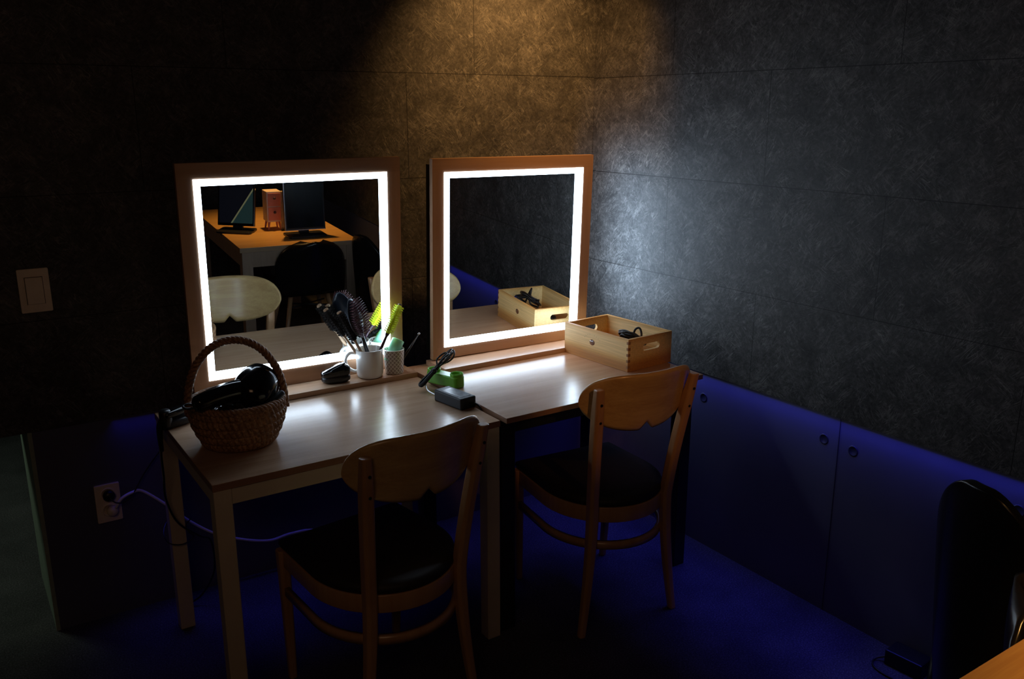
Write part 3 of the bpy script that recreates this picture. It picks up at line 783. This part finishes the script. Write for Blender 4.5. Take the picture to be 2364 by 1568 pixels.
# mint roller & black rod in the cup
t, ln = brush_base('hair_roller', (-1.078,-.247,LZ+.050), (-1.040,-.238,LZ+.112), 'mint green hair roller sticking out of the lattice cup', 'hair roller')
obj('roller_body', lathe([(.0170,-.008),(.0205,-.008),(.0220,ln),(.0210,ln+.002),(.0195,ln),(.0180,-.008)], 40, cap=False), M['mint'], t, True)
t, ln = brush_base('hair_pin', (-1.068,-.262,LZ+.010), (-.962,-.243,.882), 'thin black hair stick with a round tip in the lattice cup', 'hair stick')
obj('stick', lathe([(.0001,0),(.0040,0),(.0044,ln*.55),(.0022,ln),(.0001,ln)], 14, cap=False), M['cord'], t, True)
obj('ball_tip', lathe([(.0001,ln-.004),(.0036,ln-.001),(.0042,ln+.003),(.003,ln+.006),(.0001,ln+.0075)], 16, cap=False), M['steel'], t, True)

# ------------------------------------------------------------------ green holder + adapter
t = thing('green_holder', (-.970, -.447, .7525), 'lime green plastic holder with two round cups behind the adapter', 'holder', 1.93-PI/2)
# local y = long axis
pts = rrect(.046, .145, .019, 6)
bm = prism(pts, 0, .038); obj('holder_body', bm, M['lime'], t, bevel=.004)
for yy in (-.050, .050):
    bm = lathe([(.0185,.0),(.0215,.0),(.0225,.044),(.0215,.047),(.0190,.045),(.0180,.012),(.0001,.010)], 36, Matrix.Translation((0,yy,.001)), cap=False)
    obj('cup_ring', bm, M['lime'], t, True)
t = thing('power_adapter', (-1.028, -.612, .7405), 'black laptop-style power adapter brick at the seam of the tables', 'power adapter', .145)
bm = box((-.031,-.070,0), (.031,.070,.038)); obj('brick', bm, M['adapter'], t, bevel=.005, seg=3)
bm = box((-.020,-.055,.0376), (.020,.045,.0386)); obj('rating_label', bm, M['label'], t)
bm = tube(bmesh.new(), smooth_pts([(.012,-.069,.018),(.018,-.080,.017),(.0235,-.092,.010),(.0255,-.102,-.004),(.0265,-.110,-.03),(.03,-.12,-.12),(.03,-.11,-.26)], 8), .0030, 10)
obj('output_cord', bm, M['cord'], t, True)
# bundled cord lying over the green holder
t = thing('cord_bundle', (-1.03, -.46, .7405), 'tied bundle of thin black cord leaning over the green holder', 'cord')
p0 = Vector((-.030,.018,.024)); p1 = Vector((.080,.030,.104)); d = (p1-p0); u = d.normalized(); side = u.cross(Vector((0,0,1))).normalized(); up = side.cross(u)
bm = bmesh.new(); P = []
for k in range(11):
    o1 = side*(.011*math.cos(k*2.4)) + up*(.008*math.sin(k*2.4)); o2 = side*(.017*math.cos(k*2.9+.4)) + up*(.012*math.sin(k*1.3)) + u*.012*math.sin(k*5.1)
    seq = [p0+o1*.8, p0+d*.35+o1*.7, p0+d*.62+o1*.5, p0+d*.85+o2, p1+o2*.7+u*.012*(k%3)] 
    P += seq if k % 2 == 0 else seq[::-1]
obj('cord', tube(bm, smooth_pts(P, 5), .0030, 7), M['cord'], t, True)
obj('tie', tube(bmesh.new(), [p0+d*.44, p0+d*.52], .0105, 14), M['cord'], t, True)
obj('loose_end', tube(bmesh.new(), smooth_pts([p1-d*.1, p1+u*.012, p1+u*.030+up*.004], 5), .0020, 7), M['steel'], t, True)
obj('lead', tube(bmesh.new(), smooth_pts([p0+d*.12-up*.006, p0+Vector((.008,-.03,-.012)), (-.012,-.050,.004), (-.006,-.080,.010)], 6), .0022, 8), M['steel'], t, True)

# ------------------------------------------------------------------ desk-top things (seen in the left mirror)
def monitor(loc, rz, w, h, tilt, label, scr, bez, rim=None):
    t = thing('monitor', loc, label, 'monitor', rz)
    # faces local +y
    obj('stand_base', prism(rrect(w*.95, .15, .02), 0, .012), M['black_s'], t, bevel=.003)
    obj('stand_neck', box((-.03,-.045,.012), (.03,-.02,.09)), M['black_s'], t, bevel=.004)
    R = Matrix.Translation((0,0,.035)) @ Matrix.Rotation(tilt, 4, 'X')
    bm = bmesh.new(); B(bm, (-w/2,-.012,0), (w/2,.012,h), 0, R); obj('casing', bm, bez, t, bevel=.003)
    o = obj('screen', box((-w/2+.010,-.001,.016), (w/2-.010,.0015,h-.010)), scr, t)
    o.matrix_local = R @ Matrix.Translation((0,.0125,0))
    if rim:
        bm = bmesh.new()
        B(bm, (-w/2,.0121,0), (w/2,.0135,.005), 0, R); B(bm, (-w/2,.0121,0), (-w/2+.003,.0135,h), 0, R)
        obj('bezel_edge', bm, rim, t)
    return t
DZ = .7405
monitor((-.96, -2.74, DZ), .55, .22, .44, .22, 'tilted black display with teal diagonal image on the desk, reflected in mirror', M['screen2'], M['black'])
monitor((-.615, -2.50, DZ), .0, .245, .44, .06, 'upright black monitor with silver edge on the desk, reflected in mirror', M['screen'], M['black_s'], M['steel'])
t = thing('mini_cabinet', (-.735, -2.76, DZ), 'small pink cabinet with pale trim on the desk, reflected in mirror', 'cabinet')
obj('carcass', box((-.045,-.05,.05), (.045,.048,.235)), M['pale'], t, bevel=.003)
for z0, z1 in ((.060,.140), (.146,.225)):
    dr = obj('drawer', box((-.038,.0485,z0), (.038,.052,z1)), M['pink'], t, bevel=.001)
    obj('knob', lathe([(.0001,0),(.006,0),(.009,.006),(.006,.012),(.0001,.013)], 20, Matrix.Translation((0,.052,(z0+z1)/2+.01)) @ Matrix.Rotation(-PI/2, 4, 'X'), cap=False), M['plum'], dr, True)
for sx in (-1, 1):
    for sy in (-1, 1): obj('leg', tube(bmesh.new(), [(sx*.030, sy*.030, .05), (sx*.038, sy*.036, 0)], [.008, .005], 14), M['pink'], t, True)
bm = bmesh.new(); nx, nz = 30, 24; g = []
for i in range(nx+1):
    x = -.026 + .052*i/nx
    g.append([bm.verts.new((x*(1+.25*(1-j/nz)), .006*math.sin(i*1.35)*(.5+.5*(1-j/nz)), .012 + .228*j/nz)) for j in range(nz+1)])
for i in range(nx):
    for j in range(nz): bm.faces.new((g[i][j], g[i+1][j], g[i+1][j+1], g[i][j+1]))
t2 = thing('hanging_cloth', (-.672, -2.692, DZ), 'cream pleated cloth with dark fringe beside the pink cabinet', 'cloth')
o = obj('cloth', bm, M['cloth'], t2, True); o.modifiers.new('Solidify', 'SOLIDIFY').thickness = .004
bm = bmesh.new()
for k in range(12):
    x = -.031+.0056*k; tube(bm, [(x, .0, .016), (x+.001, .002, 0)], [.0022,.0030], 6)
obj('fringe', bm, M['cord'], t2)

# ------------------------------------------------------------------ black transformer on the floor
t = thing('floor_adapter', (-.050, -1.655, 0), 'small black box on the carpet against the blue panel', 'adapter', .1)
obj('casing', box((-.035,-.055,0), (.038,.060,.050)), M['black_s'], t, bevel=.004)
bm = tube(bmesh.new(), smooth_pts([(-.02,.058,.02),(-.04,.085,.006),(-.075,.07,.004),(-.09,.02,.004),(-.085,-.06,.004),(-.06,-.14,.004),(-.02,-.2,.004)], 8), .003, 8)
obj('cord', bm, M['cord'], t, True)

# ------------------------------------------------------------------ lights: warm spots, blue strips, added corner fill, room fill
def downlight(x, y, label):
    t = thing('ceiling_spotlight', (x, y, ZC), label, 'spotlight')
    obj('housing', lathe([(.045,0),(.050,-.004),(.050,-.09),(.044,-.09),(.044,-.02),(.0001,-.018)], 32, cap=False), M['black_leg'], t, True)
def light(kind, name, loc, energy, col, target=None, **kw):
    l = bpy.data.lights.new(name, kind); l.energy = energy; l.color = col
    for k, v in kw.items(): setattr(l, k, v)
    o = bpy.data.objects.new(name, l); COL.objects.link(o); o.location = loc
    if target is not None: o.rotation_euler = (Vector(target)-Vector(loc)).to_track_quat('-Z', 'Y').to_euler()
    return o
WARM = (1., .50, .14)
light('SPOT', 'warm_wall_spot', (-.44, -.58, 2.42), 66, (1., .50, .15), (-.36, .0, 1.70), spot_size=math.radians(86), spot_blend=1., shadow_soft_size=.03)
light('SPOT', 'warm_desk_spot', (-.62, -2.85, 2.40), 120, WARM, (-.62, -2.80, .74), spot_size=math.radians(54), spot_blend=1., shadow_soft_size=.04)
light('SPOT', 'warm_chair_spot', (-1.30, -3.3, 2.3), 30, (1., .42, .13), (-.60, -1.0, .90), spot_size=math.radians(14), spot_blend=.4, shadow_soft_size=.04)
# blue glow strips tucked under the lower edge of the stone cladding
BLUE = (.055, .06, 1.)
def strip(name, a, b, e, spread, tilt=0):
    a, b = Vector(a), Vector(b); m = (a+b)/2; d = b-a
    l = bpy.data.lights.new(name, 'AREA'); l.shape = 'RECTANGLE'; l.size = d.length; l.size_y = .03; l.energy = e; l.color = BLUE; l.spread = math.radians(spread)
    o = bpy.data.objects.new(name, l); COL.objects.link(o); o.location = m; o.rotation_euler = (math.radians(tilt), 0, math.atan2(d.y, d.x)); return o
strip('blue_strip_left', (-1.95, -.016, .686), (-.05, -.016, .686), .15, 110)
strip('blue_strip_right', (-.016, -1.9, .686), (-.016, -.05, .686), .60, 110)
strip('blue_floor_strip_left', (-1.95, -.050, .684), (-.05, -.050, .684), .40, 54, -17)
strip('blue_floor_strip_right', (-.050, -1.9, .684), (-.050, -.05, .684), .74, 54, 17)
# added unseen light beside the right mirror, brightens the wall at the corner
l = bpy.data.lights.new('corner_wall_fill', 'AREA'); l.shape = 'RECTANGLE'; l.size = .02; l.size_y = .56; l.energy = 3.4; l.color = (.55,.76,1.); l.spread = math.radians(165)
o = bpy.data.objects.new('corner_wall_fill', l); COL.objects.link(o); o.location = (-.203, -.205, 1.13); o.rotation_euler = (Vector((1,-.25,0))).to_track_quat('-Z', 'Y').to_euler()
# dim greenish spill from beyond the low opening, faint room fill
light('AREA', 'opening_spill', (-3.0, 1.2, 1.6), 4.5, (.8, 1., .78), (-2.4, .1, .2), size=.5)
light('AREA', 'room_fill', (-2.9, -3.2, 2.5), 3.1, (1., .58, .34), (-1.6, -.6, .6), size=.9)

w = bpy.data.worlds.new('World'); S.world = w; w.use_nodes = True
w.node_tree.nodes['Background'].inputs[0].default_value = (.5,.55,.7,1); w.node_tree.nodes['Background'].inputs[1].default_value = .002

# ------------------------------------------------------------------ camera
cd = bpy.data.cameras.new('Camera'); cam = bpy.data.objects.new('Camera', cd); COL.objects.link(cam)
yaw, pit, rol, f = .5837, .2567, -.001, 2017.75
cam.location = (-2.3401, -2.9307, 1.6504)
F = Vector((math.sin(yaw)*math.cos(pit), math.cos(yaw)*math.cos(pit), -math.sin(pit)))
R = Vector((math.cos(yaw), -math.sin(yaw), 0)); U = R.cross(F)
R2 = R*math.cos(rol) + U*math.sin(rol); U2 = -R*math.sin(rol) + U*math.cos(rol)
cam.rotation_euler = Matrix((R2, U2, -F)).transposed().to_euler()
cd.sensor_fit = 'HORIZONTAL'; cd.sensor_width = 36; cd.lens = f*36/2364; cd.clip_start = .02
S.camera = cam
S.view_settings.view_transform = 'Standard'
S.view_settings.look = 'None'
S.view_settings.exposure = 0
S.view_settings.gamma = 1
